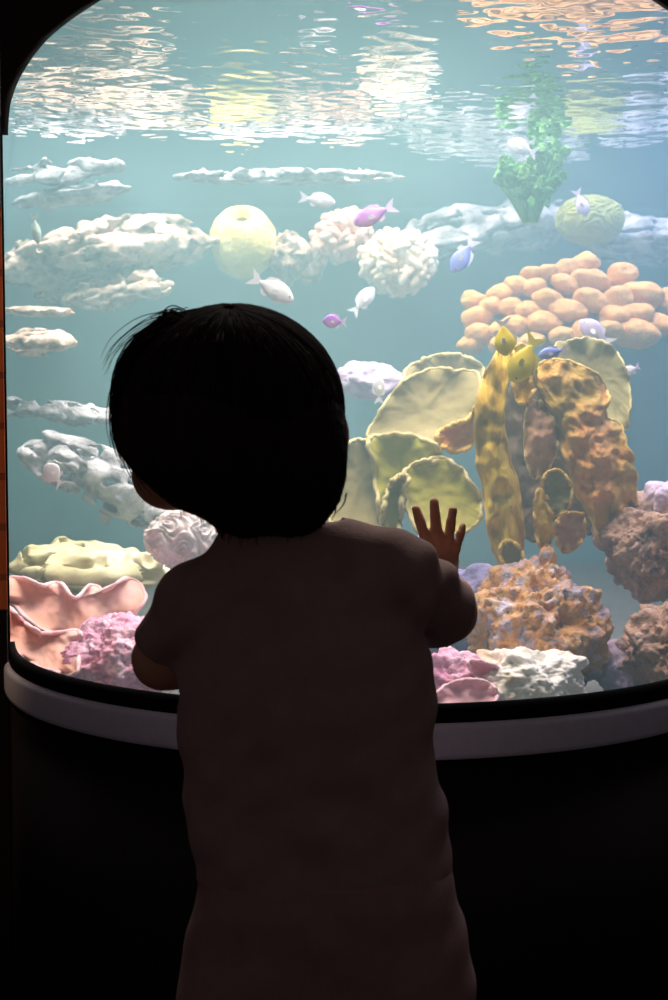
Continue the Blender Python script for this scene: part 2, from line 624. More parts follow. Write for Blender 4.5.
# ------------------------------------------------------------------ rocks and corals
def nz(p, s=1.0):
    return noise.noise(p * s)


def rock_verts(rx, ry, rz, seed, sub=5, rough=.35, pits=.25, freq=1.6, flat=0.0, fine=.09):
    v, f = ICO[sub]
    off = Vector((seed * 13.7, seed * 7.3, seed * 3.1))
    out = np.empty_like(v)
    mx = max(rx, ry, rz)
    sc = Vector((rx / mx, ry / mx, rz / mx))
    for i, u in enumerate(v):
        d = Vector(u)
        q = Vector((d.x * sc.x, d.y * sc.y, d.z * sc.z)) * freq
        r = 1 + rough * nz(q + off) + rough * .42 * nz(q * 2.3 + off) + rough * .13 * nz(q * 5.1 + off)
        r += fine * (abs(nz(q * 4.3 + off)) + .6 * abs(nz(q * 9.1 - off)) - .25)
        if pits:
            dist, _ = noise.voronoi(q * 3.2 + off)
            r -= pits * max(0, .30 - dist[0]) * 1.3
            dist, _ = noise.voronoi(q * 7.5 - off)
            r -= pits * .4 * max(0, .36 - dist[0])
        x, y, z = d.x * rx * r, d.y * ry * r, d.z * rz * r
        if flat:
            z = z - flat * rz * .25 * math.sin(z / rz * 6.0 + 2 * nz(q * 1.5 + off))
        out[i] = (x, y, z)
    return out, f


def rock(name, label, px, py, Y, w, h, depth, mat, seed, cat='rock', sub=5, roll=0.0, group=None, **k):
    c = at(px, py, Y)
    s = Y / F
    v, f = rock_verts(w / 2 * s, depth / 2, h / 2 * s, seed, sub, **k)
    if roll:
        ca, sa = math.cos(math.radians(roll)), math.sin(math.radians(roll))
        x, z = v[:, 0].copy(), v[:, 2].copy()
        v[:, 0], v[:, 2] = x * ca - z * sa, x * sa + z * ca
    o = link_mesh(name, v + np.array(c), f, M[mat], origin=c)
    return tag(o, label, cat, group)


_lat = np.random.default_rng(12).random((4, 32, 32, 32)).astype(np.float32)


def vnoise(x, y, z, ch=0):
    """smooth value noise in -1..1 on broadcast arrays"""
    L = _lat[ch % 4]
    x, y, z = np.broadcast_arrays(x, y, z)
    xi, yi, zi = np.floor(x).astype(int), np.floor(y).astype(int), np.floor(z).astype(int)
    fx, fy, fz = x - xi, y - yi, z - zi
    fx, fy, fz = (f * f * (3 - 2 * f) for f in (fx, fy, fz))
    r = 0
    for a in (0, 1):
        for b in (0, 1):
            for c in (0, 1):
                wgt = (fx if a else 1 - fx) * (fy if b else 1 - fy) * (fz if c else 1 - fz)
                r = r + wgt * L[(xi + a) % 32, (yi + b) % 32, (zi + c) % 32]
    return r * 2 - 1


def holey_rock(name, label, px, py, Y, w, h, depth, mat, seed, roll=0.0, rough=.35, cell=.05, hole=.16, res=.0042, layers=.25):
    """a rock eaten through by winding hollows, like old reef limestone"""
    c = at(px, py, Y)
    s = Y / F
    rx, ry, rz = w / 2 * s, depth / 2, h / 2 * s
    m = 1.45
    fd = Field((-rx * m, -ry * m, -rz * m), (rx * m, ry * m, rz * m), res)
    x, y, z = fd.ax[0][:, None, None], fd.ax[1][None, :, None], fd.ax[2][None, None, :]
    k0 = np.sqrt((x / rx) ** 2 + (y / ry) ** 2 + (z / rz) ** 2) + 1e-6
    k1 = np.sqrt((x / rx ** 2) ** 2 + (y / ry ** 2) ** 2 + (z / rz ** 2) ** 2) + 1e-6
    d = k0 * (k0 - 1) / k1
    o = seed * 5.37
    mn = min(rz, ry)
    n1 = vnoise(x / (mn * 1.6) + o, y / (mn * 1.6) + o, z / (mn * .9) + o, seed)
    n2 = vnoise(x / (mn * .6) + o, y / (mn * .6), z / (mn * .45) + o, seed + 1)
    n3 = vnoise(x / .019, y / .019 + o, z / .015, seed + 2)
    d = d + mn * rough * (1.1 * n1 + .55 * n2) + .0045 * n3 + layers * mn * .35 * np.sin(z / mn * 5 + 2.5 * n1)
    a = vnoise(x / (cell * 1.4) + o, y / cell, z / (cell * .8), seed + 2)
    b = vnoise(x / (cell * 1.4), y / cell + o, z / (cell * .8) + o, seed + 3)
    tun = (np.sqrt(a * a + b * b) - hole) * cell * .45
    d = np.maximum(d, -tun)
    fd.F = d.astype(np.float32)
    for ax in range(3):
        sl = [slice(None)] * 3
        for e in (0, -1):
            sl[ax] = e
            fd.F[tuple(sl)] = np.maximum(fd.F[tuple(sl)], .01)
    V, Fc = fd.mesh()
    V = smooth_verts(V, Fc, 1)
    # keep the main piece only
    lab = np.arange(len(V))
    while True:
        mnl = lab[Fc].min(1)
        new = lab.copy()
        for q in range(4):
            np.minimum.at(new, Fc[:, q], mnl)
        new = new[new]
        if (new == lab).all():
            break
        lab = new
    best = np.bincount(lab).argmax()
    keep = lab == best
    rm = np.cumsum(keep) - 1
    Fc = rm[Fc[keep[Fc[:, 0]]]]
    V = V[keep]
    ca, sa = math.cos(math.radians(roll)), math.sin(math.radians(roll))
    V = np.stack([V[:, 0] * ca - V[:, 2] * sa, V[:, 1], V[:, 0] * sa + V[:, 2] * ca], -1)
    return tag(link_mesh(name, V + np.array(c), Fc, M[mat], origin=c), label, 'rock')


holey_rock('rock_shelf', 'broad pale rock shelf stretching left of the yellow sponge', 104, 254, 2.90, 212, 58, .26, 'pale_rock', 1, roll=9, hole=.40, cell=.026, res=.0034)
holey_rock('rock_shelf', 'ragged pale rock hanging just below the broad shelf', 118, 293, 2.80, 110, 30, .14, 'pale_rock', 2, roll=8, hole=.42, cell=.024, res=.003)
holey_rock('rock_shelf', 'thin pale ledge highest up beside the curved left edge of the pane', 48, 172, 2.60, 150, 20, .16, 'grey_rock', 3, roll=6, hole=.36, cell=.034)
holey_rock('rock_shelf', 'lower thin pale ledge at far left between the highest ledge and the broad shelf', 70, 196, 2.68, 120, 14, .14, 'grey_rock', 30, roll=8, hole=.22, cell=.04)
holey_rock('rock_shelf', 'long faint pale ledge under the mirrored water line above the sponge', 285, 177, 2.66, 240, 12, .12, 'grey_rock', 4, hole=.34, cell=.034)
holey_rock('rock_shelf', 'small pale ledge at far left, level with the top of the hair', 38, 342, 2.40, 76, 22, .14, 'pale_rock', 5, hole=.34, cell=.026, res=.003)
holey_rock('rock_shelf', 'narrow pale streak of rock between the broad shelf and the small left ledge', 36, 312, 2.55, 72, 9, .12, 'pale_rock', 25, hole=.1, res=.0026)
holey_rock('rock_shelf', 'flat whitish ledge at far left reaching to the wispy hair', 62, 412, 2.46, 130, 20, .16, 'grey_rock', 6, roll=-8, hole=.40, cell=.028, res=.003)
holey_rock('honeycomb_rock', 'sloping whitish honeycombed rock left of the cheek', 98, 480, 2.30, 170, 62, .12, 'grey_rock', 7, roll=-27, hole=.48, cell=.023, res=.0026, rough=.3)
holey_rock('flat_rock', 'flat pale yellow rock under the ribbed lilac coral', 98, 568, 2.16, 170, 44, .22, 'yellow_rock', 8, roll=-3, hole=.34, cell=.026, res=.003)
rock('rock', 'pale lump of rock touching the right side of the yellow sponge', 288, 255, 2.94, 36, 46, .10, 'pale_rock', 9, rough=.5, pits=.5)
holey_rock('rock_ledge', 'long pitted grey ledge sloping up behind the cream branching coral', 487, 232, 3.05, 200, 46, .24, 'grey_rock', 10, roll=11, hole=.30, cell=.027, res=.0036)
holey_rock('rock_ledge', 'pitted grey ledge at the right edge above the orange coral', 655, 240, 2.92, 120, 58, .20, 'grey_rock', 11, hole=.30, cell=.027, res=.0036)
rock('rock', 'pinkish grey rock showing between the ear and the olive plates', 368, 380, 2.48, 70, 36, .16, 'lilac_rock', 12, rough=.4, pits=.3)
rock('rock', 'small violet rock peeking between the sleeve cuff and the orange crusted boulder', 484, 592, 2.02, 56, 48, .10, 'violet_rock', 13, rough=.4, pits=.3)
rock('rock', 'dim violet rock low behind the right sleeve and hand', 412, 622, 2.16, 124, 150, .16, 'violet_rock', 40, sub=6, rough=.35, pits=.3, freq=1.9)
rock('reef_boulder', 'big lumpy boulder crusted orange and violet beneath the tall golden plate', 538, 632, 1.93, 126, 128, .18, 'reef_rock', 14, sub=6, rough=.42, pits=.4, freq=1.7, fine=.13)
rock('rock', 'small knob of rock on top of the orange crusted boulder', 546, 572, 1.95, 24, 42, .05, 'reef_rock', 15, rough=.5, pits=.3)
rock('white_rock', 'bright white rock between the pink coral and the orange crusted boulder', 524, 681, 1.80, 118, 62, .12, 'white_rock', 16, sub=6, rough=.4, pits=.4, freq=2.2)
rock('rock', 'rounded pale lilac rock in the gap right of the crusted boulder', 622, 668, 1.93, 54, 50, .10, 'lilac_rock', 17, rough=.3, pits=.2)
rock('rock', 'brown and violet rough rock at the right edge below the orange coral', 652, 548, 2.02, 100, 92, .16, 'brown_rock', 18, sub=6, rough=.42, pits=.35, freq=1.8, fine=.13)
rock('rock', 'smooth lilac knob perched on the brown rock at the right edge', 662, 502, 2.04, 40, 44, .08, 'lilac_rock', 19, rough=.25, pits=.2)
rock('rock', 'reddish brown rock in the bottom right corner of the pane', 676, 655, 1.88, 96, 110, .14, 'brown_rock', 20, sub=6, rough=.42, pits=.35, freq=1.8, fine=.13)


def worms(c, rx, ry, rz, n, ln, rad, seed, mat, name, label, cat, roll=0, core='orange_core'):
    rnd = random.Random(seed)
    t = thing(name, label, cat, c)
    v, f = rock_verts(rx * .8, ry * .8, rz * .8, seed, 4, .15, 0)
    cr, sr = math.cos(math.radians(roll)), math.sin(math.radians(roll))
    Rm = Matrix(((cr, 0, -sr), (0, 1, 0), (sr, 0, cr)))
    link_mesh('core', np.array([Rm @ Vector(q) for q in v]) + np.array(c), f, M[mat], t)
    b = MB()
    for i in range(n):
        z = 1 - 2 * (i + .5) / n
        a = i * 2.39996 + rnd.uniform(-.3, .3)
        d = Vector((math.sqrt(1 - z * z) * math.cos(a), math.sqrt(1 - z * z) * math.sin(a), z))
        if d.y > .5:
            continue
        p = Vector((d.x * rx * .72, d.y * ry * .72, d.z * rz * .72))
        nrm = Vector((d.x / rx, d.y / ry, d.z / rz)).normalized()
        side = Vector((rnd.uniform(-1, 1), rnd.uniform(-1, 1), rnd.uniform(-1, 1))).cross(nrm).normalized()
        l = ln * rnd.uniform(.7, 1.2)
        r = rad * rnd.uniform(.8, 1.2)
        # a knuckled stub, often lying over as a short rounded worm
        q1 = p + nrm * l * .6
        q2 = q1 + (nrm * .35 + side * .9).normalized() * l * .55
        q3 = q2 + (nrm * .1 + side).normalized() * l * .35
        b.tube([Rm @ x + Vector(c) for x in (p, q1, q2, q3, q3 + side * r * .6, q3 + side * r * .9)],
               [r, r * 1.05, r * 1.05, r, r * .8, r * .3], 8)
    b.build('branches', M[mat], t)
    return t


s27 = 2.82 / F
worms(at(397, 262, 2.82), 34 * s27, 34 * s27, 24 * s27, 170, .023, .0066, 3, 'cream_coral', 'branching_coral',
      'cream white branching coral dome with stubby fingers', 'coral')
worms(at(342, 236, 2.94), 26 * s27, 24 * s27, 17 * s27, 80, .022, .0075, 4, 'blush_coral', 'branching_coral',
      'smaller pinkish branching coral left of the cream dome', 'coral', roll=30)
rock('rock', 'pale rock stem trailing below the pinkish branching coral', 314, 262, 2.96, 24, 46, .07, 'pale_rock', 21, roll=-20, rough=.4, pits=.3)


def sponge():
    c = at(243, 240, 2.92)
    s = 2.92 / F
    t = thing('barrel_sponge', 'round yellow barrel sponge with a dark hole on top', 'sponge', c)
    prof = [(6, 23), (9, 28), (15, 30), (22, 26), (28, 18), (32, 8), (33, -2), (31, -14), (27, -25), (20, -33), (10, -37), (1, -38)]
    n, b = 64, []
    tilt = Matrix.Rotation(math.radians(40), 3, 'X')
    for k, (r, z) in enumerate(prof):
        for i in range(n):
            a = 2 * PI * i / n
            rr = r * (1 + .05 * nz(Vector((math.cos(a) * 2, math.sin(a) * 2, z * .08))))
            b.append(tilt @ Vector((rr * math.cos(a) * s, rr * math.sin(a) * s, z * s)) + c)
    fs = []
    for k in range(len(prof) - 1):
        for i in range(n):
            fs.append([k * n + i, (k + 1) * n + i, (k + 1) * n + (i + 1) % n, k * n + (i + 1) % n])
    fs.append([(len(prof) - 1) * n + i for i in range(n)])
    link_mesh('body', b, fs, M['sponge'], t)
    hole = [(6, 23), (5.6, 16), (4.5, 8), (.5, 6)]
    b, fs = [], []
    for r, z in hole:
        for i in range(24):
            a = 2 * PI * i / 24
            b.append(tilt @ Vector((r * math.cos(a) * s, r * math.sin(a) * s, z * s)) + c)
    for k in range(3):
        for i in range(24):
            fs.append([k * 24 + i, k * 24 + (i + 1) % 24, (k + 1) * 24 + (i + 1) % 24, (k + 1) * 24 + i])
    fs.append([72 + i for i in range(24)])
    o = link_mesh('hole', b, fs, M['sponge_hole'], t)
    o['label'] = 'dark round hole'


sponge()


def brain(name, label, px, py, Y, w, h, depth, mat, seed, waves, amp, roll=0):
    c = at(px, py, Y)
    s = Y / F
    v, f = ICO[6]
    out = np.empty_like(v)
    off = Vector((seed, seed * 2, seed * 3))
    for i, u in enumerate(v):
        d = Vector(u)
        g = nz(d * 1.5 + off) + .5 * nz(d * 3.1 + off)
        rid = 1 - abs(math.sin(g * waves))
        r = 1 + amp * rid + .05 * nz(d * 1.2 - off)
        out[i] = (d.x * w / 2 * s * r, d.y * depth / 2 * r, d.z * h / 2 * s * r)
    o = link_mesh(name, out + np.array(c), f, M[mat], origin=c)
    return tag(o, label, 'coral')


brain('ribbed_coral', 'domed lilac white coral with winding ribs below the cheek', 190, 540, 2.05, 82, 58, .09, 'brain_lilac', 2.3, 10, .15)
brain('brain_coral', 'olive green mound of coral at upper right below the leafy green one', 590, 220, 2.80, 66, 48, .12, 'olive_brain', 5.1, 9, .06)


def leafy():
    c = at(532, 172, 2.52)
    s = 2.52 / F
    t = thing('leafy_coral', 'leafy bright green clump rising behind the grey ledge', 'coral', c)
    rnd = random.Random(5)
    stem = MB()
    leaves = MB()
    for k in range(260):
        px, py = rnd.uniform(-33, 28), rnd.uniform(-26, 32)
        # tall right half, lower left half, tapering to the foot
        if (px < -2 and py < -8 + rnd.uniform(-5, 5)) or (py > 8 and px < -30 + (py - 8) * 1.2) or (py > 14 and px > 34 - (py - 8) * 1.0):
            continue
        base = Vector((px * s, rnd.uniform(-.04, .04), -py * s)) + c
        a = rnd.uniform(0, 2 * PI)
        up = Vector((math.cos(a), rnd.uniform(-.8, .1), math.sin(a) * .8 + .4)).normalized()
        side = up.cross(Vector((rnd.uniform(-.4, .4), -1, rnd.uniform(-.3, .3)))).normalized()
        nrm = side.cross(up)
        L, W = rnd.uniform(.014, .022), rnd.uniform(.009, .015)
        vs, fs = [], []
        for sgn in (0, 1):
            for i in range(6):
                u = i / 5
                wd = W * math.sin(PI * (u * .9 + .08)) ** .7
                for j in range(5):
                    q = (j / 2 - 1)
                    vs.append(base + up * L * (u - .3) + side * wd * q * .6 + nrm * (.004 * math.sin(u * 9 + q * 4 + k) + .0018 * sgn))
        for i in range(5):
            for j in range(4):
                q = i * 5 + j
                fs.append([q, q + 1, q + 6, q + 5])
                fs.append([30 + q, 35 + q, 36 + q, 31 + q])
        per = [j for j in range(5)] + [i * 5 + 4 for i in range(1, 6)] + [25 + j for j in (3, 2, 1, 0)] + [i * 5 for i in (4, 3, 2, 1)]
        for a_, b_ in zip(per, per[1:] + per[:1]):
            fs.append([a_, a_ + 30, b_ + 30, b_])
        leaves.add(vs, fs)
        if k % 8 == 0:
            foot = c + Vector((px * .2 * s, .01, -48 * s))
            stem.tube([foot, foot.lerp(base, .5) + Vector((0, .01, .006)), base], [.004, .003, .002], 6)
    leaves.build('fronds', M['leaf_green'], t)
    stem.build('stem', M['leaf_green'], t)


leafy()


def bubble_coral():
    Y0 = 2.62
    s = Y0 / F
    t = thing('bubble_coral', 'large orange coral mound made of rounded lobes', 'coral', at(570, 318, Y0))
    poly = [(462, 322), (472, 302), (500, 288), (530, 275), (558, 269), (587, 261), (616, 271), (640, 274), (664, 286), (690, 300), (694, 325), (660, 338),
            (625, 347), (600, 342), (572, 336), (545, 345), (520, 346), (495, 352), (470, 345)]

    def inside(x, y):
        r = False
        for (x0, y0), (x1, y1) in zip(poly, poly[1:] + poly[:1]):
            if (y0 > y) != (y1 > y) and x < (x1 - x0) * (y - y0) / (y1 - y0) + x0:
                r = not r
        return r

    def dep(x, y):
        u, v = (x - 575) / 125, (y - 345) / 88
        return Y0 + .10 - .20 * math.sqrt(max(0, 1 - u * u * .8 - v * v * .8)) + .0006 * (345 - y)
    v, f = rock_verts(102 * s, .09, 33 * s, 4, 5, .2, 0)
    link_mesh('core', v + np.array(at(578, 315, Y0 + .05)), f, M['orange_core'], t)
    rnd = random.Random(11)
    pts = []
    for _ in range(6000):
        x, y = rnd.uniform(460, 695), rnd.uniform(258, 352)
        if not inside(x, y):
            continue
        r = rnd.uniform(8, 11.5) + 5 * max(0, min(1, (x - 540) / 90)) * rnd.uniform(.4, 1.3)
        if all(((x - a) / (r + b)) ** 2 + ((y - c_) / ((r + b) * .80)) ** 2 > .80 for a, c_, b in pts):
            pts.append((x, y, r))
    meshes = []
    for k in range(5):
        v, f = rock_verts(1.0, 1.0, .78, 30 + k, 4, .22, 0, freq=1.1, fine=.02)
        me = bpy.data.meshes.new('lobe')
        me.from_pydata(v.tolist(), [], f)
        me.polygons.foreach_set('use_smooth', [True] * len(me.polygons))
        me.materials.append(M['orange_lobe'])
        meshes.append(me)
    for i, (x, y, r) in enumerate(pts[:100]):
        o = bpy.data.objects.new('lobe', meshes[i % 5])
        C.objects.link(o)
        o.parent = t
        o.location = at(x, y, dep(x, y)) - Vector(t.location)
        q = r * s * 1.30
        o.scale = (q * rnd.uniform(.95, 1.2), q * 1.2, q * rnd.uniform(.85, 1.05))
        o.rotation_euler = (rnd.uniform(-.3, .3), rnd.uniform(-.35, .35), rnd.uniform(0, 6.28))


bubble_coral()


# ---- plate corals
def spline(poly, n):
    """closed Catmull-Rom through the outline, n samples"""
    P = np.array(poly, float)
    m = len(P)
    out = []
    for i in range(n):
        u = i / n * m
        k = int(u)
        t = u - k
        p0, p1, p2, p3 = P[(k - 1) % m], P[k % m], P[(k + 1) % m], P[(k + 2) % m]
        out.append(.5 * ((2 * p1) + (-p0 + p2) * t + (2 * p0 - 5 * p1 + 4 * p2 - p3) * t * t + (-p0 + 3 * p1 - 3 * p2 + p3) * t ** 3))
    return np.array(out)


def plate(parent, poly, Y, mat, rim=None, thick=.008, bulge=.02, tilt=(0, 0), ruffle=.008, lumps=.004, seed=0, rim_r=.004, name='plate', jag=1.2, centre=None, rings=16, n=120):
    """a thick ruffled coral plate; bulge > 0 curves its middle away from the viewer (a shallow cup)"""
    P = spline(poly, n)
    rnd = random.Random(seed)
    c = np.array(centre, float) if centre is not None else P.mean(0)
    ext = max(np.ptp(P[:, 0]), np.ptp(P[:, 1])) / 2
    off = Vector((seed * 3.7, seed * 1.9, seed * 5.3))
    for i in range(n):
        d = P[i] - c
        L = np.linalg.norm(d) + 1e-6
        P[i] = P[i] + d / L * jag * (nz(Vector((i * .35, seed, 0))) * 2.0 + nz(Vector((i * .11, seed, 4))) * 1.5)
    front, back = [], []
    for k in range(rings + 1):
        q = k / rings
        for i in range(n):
            p = c + (P[i] - c) * q
            dx, dy = (p - c) / ext
            y = Y + bulge * (1 - q * q) + tilt[0] * dx + tilt[1] * dy
            y += ruffle * q ** 7 * math.sin(i / n * 2 * PI * 7 + 2.5 * nz(Vector((i * .06, seed, 1))))
            w3 = Vector((p[0] * .03, p[1] * .03, 0)) + off
            y += lumps * (nz(w3 * 2.2) + .6 * nz(w3 * 5))
            f_ = at(p[0], p[1], y)
            front.append(f_)
            th = thick * (1.0 - .45 * q ** 3)
            back.append(at(p[0], p[1], y + th) + Vector((0, 0, 0)))
    # shrink the back a touch in pixel rays is negligible: it is a parallel sheet one thickness behind
    off_b = len(front)
    fs = []
    for k in range(rings):
        for i in range(n):
            a, b = k * n + i, k * n + (i + 1) % n
            if k == 0:
                fs.append([0, a + n, b + n])
                fs.append([off_b, off_b + b + n, off_b + a + n])
                continue
            fs.append([a, a + n, b + n, b])
            fs.append([off_b + a, off_b + b, off_b + b + n, off_b + a + n])
    for i in range(n):
        a, b = rings * n + i, rings * n + (i + 1) % n
        fs.append([a, a + off_b, b + off_b, b])
    o = link_mesh(name, front + back, fs, M[mat], parent)
    if rim:
        b = MB()
        pts = [(front[rings * n + i] + back[rings * n + i]) * .5 for i in range(n)]
        vs, qs, sd = [], [], 8
        for i in range(n):
            t = (pts[(i + 1) % n] - pts[i - 1]).normalized()
            u = Vector((0, 1, 0))
            u = (u - t * u.dot(t)).normalized()
            w = t.cross(u)
            r = rim_r * (1 + .5 * nz(Vector((i * .3, seed, 9))))
            for j in range(sd):
                a = 2 * PI * j / sd
                vs.append(pts[i] + u * math.cos(a) * r * 1.25 + w * math.sin(a) * r)
        for i in range(n):
            for j in range(sd):
                qs.append([i * sd + j, i * sd + (j + 1) % sd, ((i + 1) % n) * sd + (j + 1) % sd, ((i + 1) % n) * sd + j])
        b.add(vs, qs)
        rr = b.build('rim', M[rim], parent)
        # the rim belongs to its plate
        rr.parent = o
        rr['label'] = 'pale lumpy rim'
    return o


tl = thing('plate_coral', 'yellow green plate coral with pale rims between the hair and the hand', 'coral', at(405, 530, 2.05))
plate(tl, [(328, 518), (330, 476), (341, 450), (351, 442), (367, 441), (377, 455), (385, 476), (388, 502), (382, 528), (351, 530)], 2.07, 'grey_olive_plate', 'plate_rim', seed=1, tilt=(.01, -.03), rim_r=.0028)
plate(tl, [(368, 440), (388, 435), (414, 436), (435, 445), (440, 458), (425, 466), (410, 480), (404, 505), (396, 526), (382, 528), (378, 500), (374, 465)], 2.05, 'lime_plate', 'plate_rim', seed=2, tilt=(-.02, -.02), rim_r=.0032, ruffle=.012)
plate(tl, [(404, 474), (419, 462), (440, 458), (458, 466), (470, 481), (480, 500), (480, 517), (468, 530), (440, 535), (417, 530), (406, 502)], 2.01, 'lime_plate', 'plate_rim', seed=3, tilt=(.02, -.03), rim_r=.0028)
plate(tl, [(383, 528), (386, 500), (392, 482), (402, 476), (408, 480), (402, 496), (400, 520), (396, 534)], 1.99, 'lime_plate', 'plate_rim', seed=14, rim_r=.0034, ruffle=.012, bulge=.008)
plate(tl, [(437, 434), (455, 424), (468, 419), (477, 407), (476, 435), (461, 452), (442, 446)], 2.06, 'rust_plate', 'gold_rim', seed=4, rim_r=.0030, ruffle=.012)

tb = thing('plate_coral', 'wide dull olive plate coral standing behind the yellow green one', 'coral', at(430, 437, 2.2))
plate(tb, [(369, 437), (377, 417), (390, 396), (408, 379), (432, 369), (455, 370), (478, 376), (479, 414), (462, 431), (445, 442), (424, 440), (398, 440)], 2.18, 'grey_olive_plate', 'plate_rim', seed=5, tilt=(0, -.05), rim_r=.0024)
plate(tb, [(404, 374), (424, 360), (450, 354), (471, 359), (483, 371), (480, 402), (450, 408), (420, 402)], 2.30, 'grey_olive_plate', 'plate_rim', seed=6, tilt=(0, -.04), rim_r=.0030)

tr = thing('plate_coral', 'tall cluster of golden and rust plates right of the raised hand', 'coral', at(550, 548, 2.0))
plate(tr, [(500, 350), (507, 349), (511, 362), (504, 398), (502, 419), (507, 445), (514, 476), (520, 507), (523, 535), (520, 556), (512, 572), (503, 566), (494, 549), (489, 528), (484, 492), (478, 455), (476, 424), (481, 388), (489, 369)],
      1.98, 'gold_plate', 'gold_rim', seed=7, thick=.02, bulge=-.02, ruffle=.010, lumps=.012, rim_r=.0030, centre=(497, 462), jag=1.6)
plate(tr, [(501, 546), (508, 541), (517, 545), (523, 556), (523, 570), (517, 576), (508, 570), (501, 559)], 1.95, 'olive_plate', 'gold_rim', seed=8, bulge=.006, ruffle=.003, lumps=.002, rim_r=.0026, jag=.4)
plate(tr, [(527, 406), (539, 402), (550, 414), (558, 435), (556, 452), (549, 468), (540, 477), (530, 473), (525, 445)], 2.01, 'pink_brown_plate', 'plate_rim', seed=9, bulge=-.012, lumps=.008, rim_r=.0018)
plate(tr, [(545, 475), (557, 470), (568, 479), (572, 495), (566, 511), (554, 515), (546, 503), (543, 487)], 1.97, 'olive_plate', 'gold_rim', seed=10, bulge=.005, ruffle=.003, rim_r=.0022, jag=.5)
plate(tr, [(538, 490), (550, 502), (554, 522), (549, 544), (539, 545), (535, 518)], 1.98, 'gold_plate', 'gold_rim', seed=11, bulge=-.008, rim_r=.0022, lumps=.006)
plate(tr, [(556, 523), (570, 513), (584, 517), (583, 538), (568, 552), (557, 542)], 1.99, 'pink_brown_plate', 'gold_rim', seed=12, bulge=.004, rim_r=.0020, ruffle=.008, lumps=.006)
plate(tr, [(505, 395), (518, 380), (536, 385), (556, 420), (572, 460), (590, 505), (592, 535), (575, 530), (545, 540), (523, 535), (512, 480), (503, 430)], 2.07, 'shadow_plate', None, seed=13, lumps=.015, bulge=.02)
plate(tr, [(514, 352), (522, 345), (531, 354), (536, 378), (530, 400), (519, 402), (513, 380)], 2.0, 'gold_plate', 'gold_rim', seed=15, lumps=.006, rim_r=.0026)
plate(tr, [(531, 376), (546, 361), (575, 364), (601, 379), (609, 398), (604, 415), (621, 428), (632, 459), (636, 487), (632, 513), (622, 527), (609, 543), (600, 541), (593, 522), (578, 492), (563, 450), (550, 415), (537, 393)],
      2.02, 'rust_plate', 'gold_rim', seed=16, thick=.012, bulge=-.03, tilt=(.03, -.02), ruffle=.014, lumps=.013, rim_r=.0026, centre=(588, 440), jag=2.2, rings=28, n=160)
tf = thing('plate_coral', 'round olive plate coral standing behind the rust plate at right', 'coral', at(600, 425, 2.14))
plate(tf, [(553, 349), (572, 340), (592, 338), (611, 347), (622, 360), (629, 382), (630, 410), (625, 430), (600, 425), (570, 400), (555, 372)], 2.13, 'olive_plate', 'plate_rim', seed=17, rim_r=.0016, tilt=(0, -.03))

# ---- salmon and pink corals along the bottom edge
ts = thing('ruffled_coral', 'salmon ruffled plate coral in the bottom left corner of the pane', 'coral', at(75, 640, 1.9))
plate(ts, [(2, 580), (24, 578), (42, 585), (60, 583), (75, 598), (90, 585), (105, 590), (129, 578), (146, 596), (132, 615), (104, 633), (78, 646), (58, 636), (36, 626), (14, 606), (2, 597)], 1.97, 'salmon', 'salmon_rim', seed=21, tilt=(0, -.08), ruffle=.030, bulge=.02, lumps=.007, rim_r=.0024, rings=22)
plate(ts, [(4, 606), (14, 612), (26, 624), (47, 633), (78, 631), (80, 646), (76, 672), (54, 672), (33, 664), (12, 648), (2, 630)], 1.84, 'salmon', 'salmon_rim', seed=22, tilt=(0, -.07), ruffle=.020, bulge=.015, lumps=.006, rim_r=.0024, rings=22)
rock('knobbly_coral', 'glossy pink knobbly coral behind the left elbow', 122, 660, 1.86, 108, 92, .16, 'pink', 23, cat='coral', sub=6, rough=.34, pits=.3, freq=1.8, fine=.12)
tp = thing('pink_coral', 'pink swirled coral at the bottom edge beside the right sleeve', 'coral', at(462, 695, 1.75))
v_, f_ = rock_verts(34 * 1.78 / F, .04, 36 * 1.78 / F, 24, 5, .3, .3, freq=2.0, fine=.12)
link_mesh('body', v_ + np.array(at(450, 686, 1.79)), f_, M['pink'], tp)
plate(tp, [(430, 706), (440, 690), (462, 680), (486, 682), (497, 692), (490, 706), (462, 714)], 1.72, 'pink_swirl', 'salmon_rim', seed=25, tilt=(0, -.03), ruffle=.004, bulge=.012, rim_r=.0022, name='cup', jag=.5)
plate(tp, [(468, 662), (485, 662), (504, 671), (513, 680), (500, 683), (478, 678)], 1.75, 'pink_swirl', 'salmon_rim', seed=26, ruffle=.004, bulge=.01, rim_r=.0020, name='flap', jag=.5)


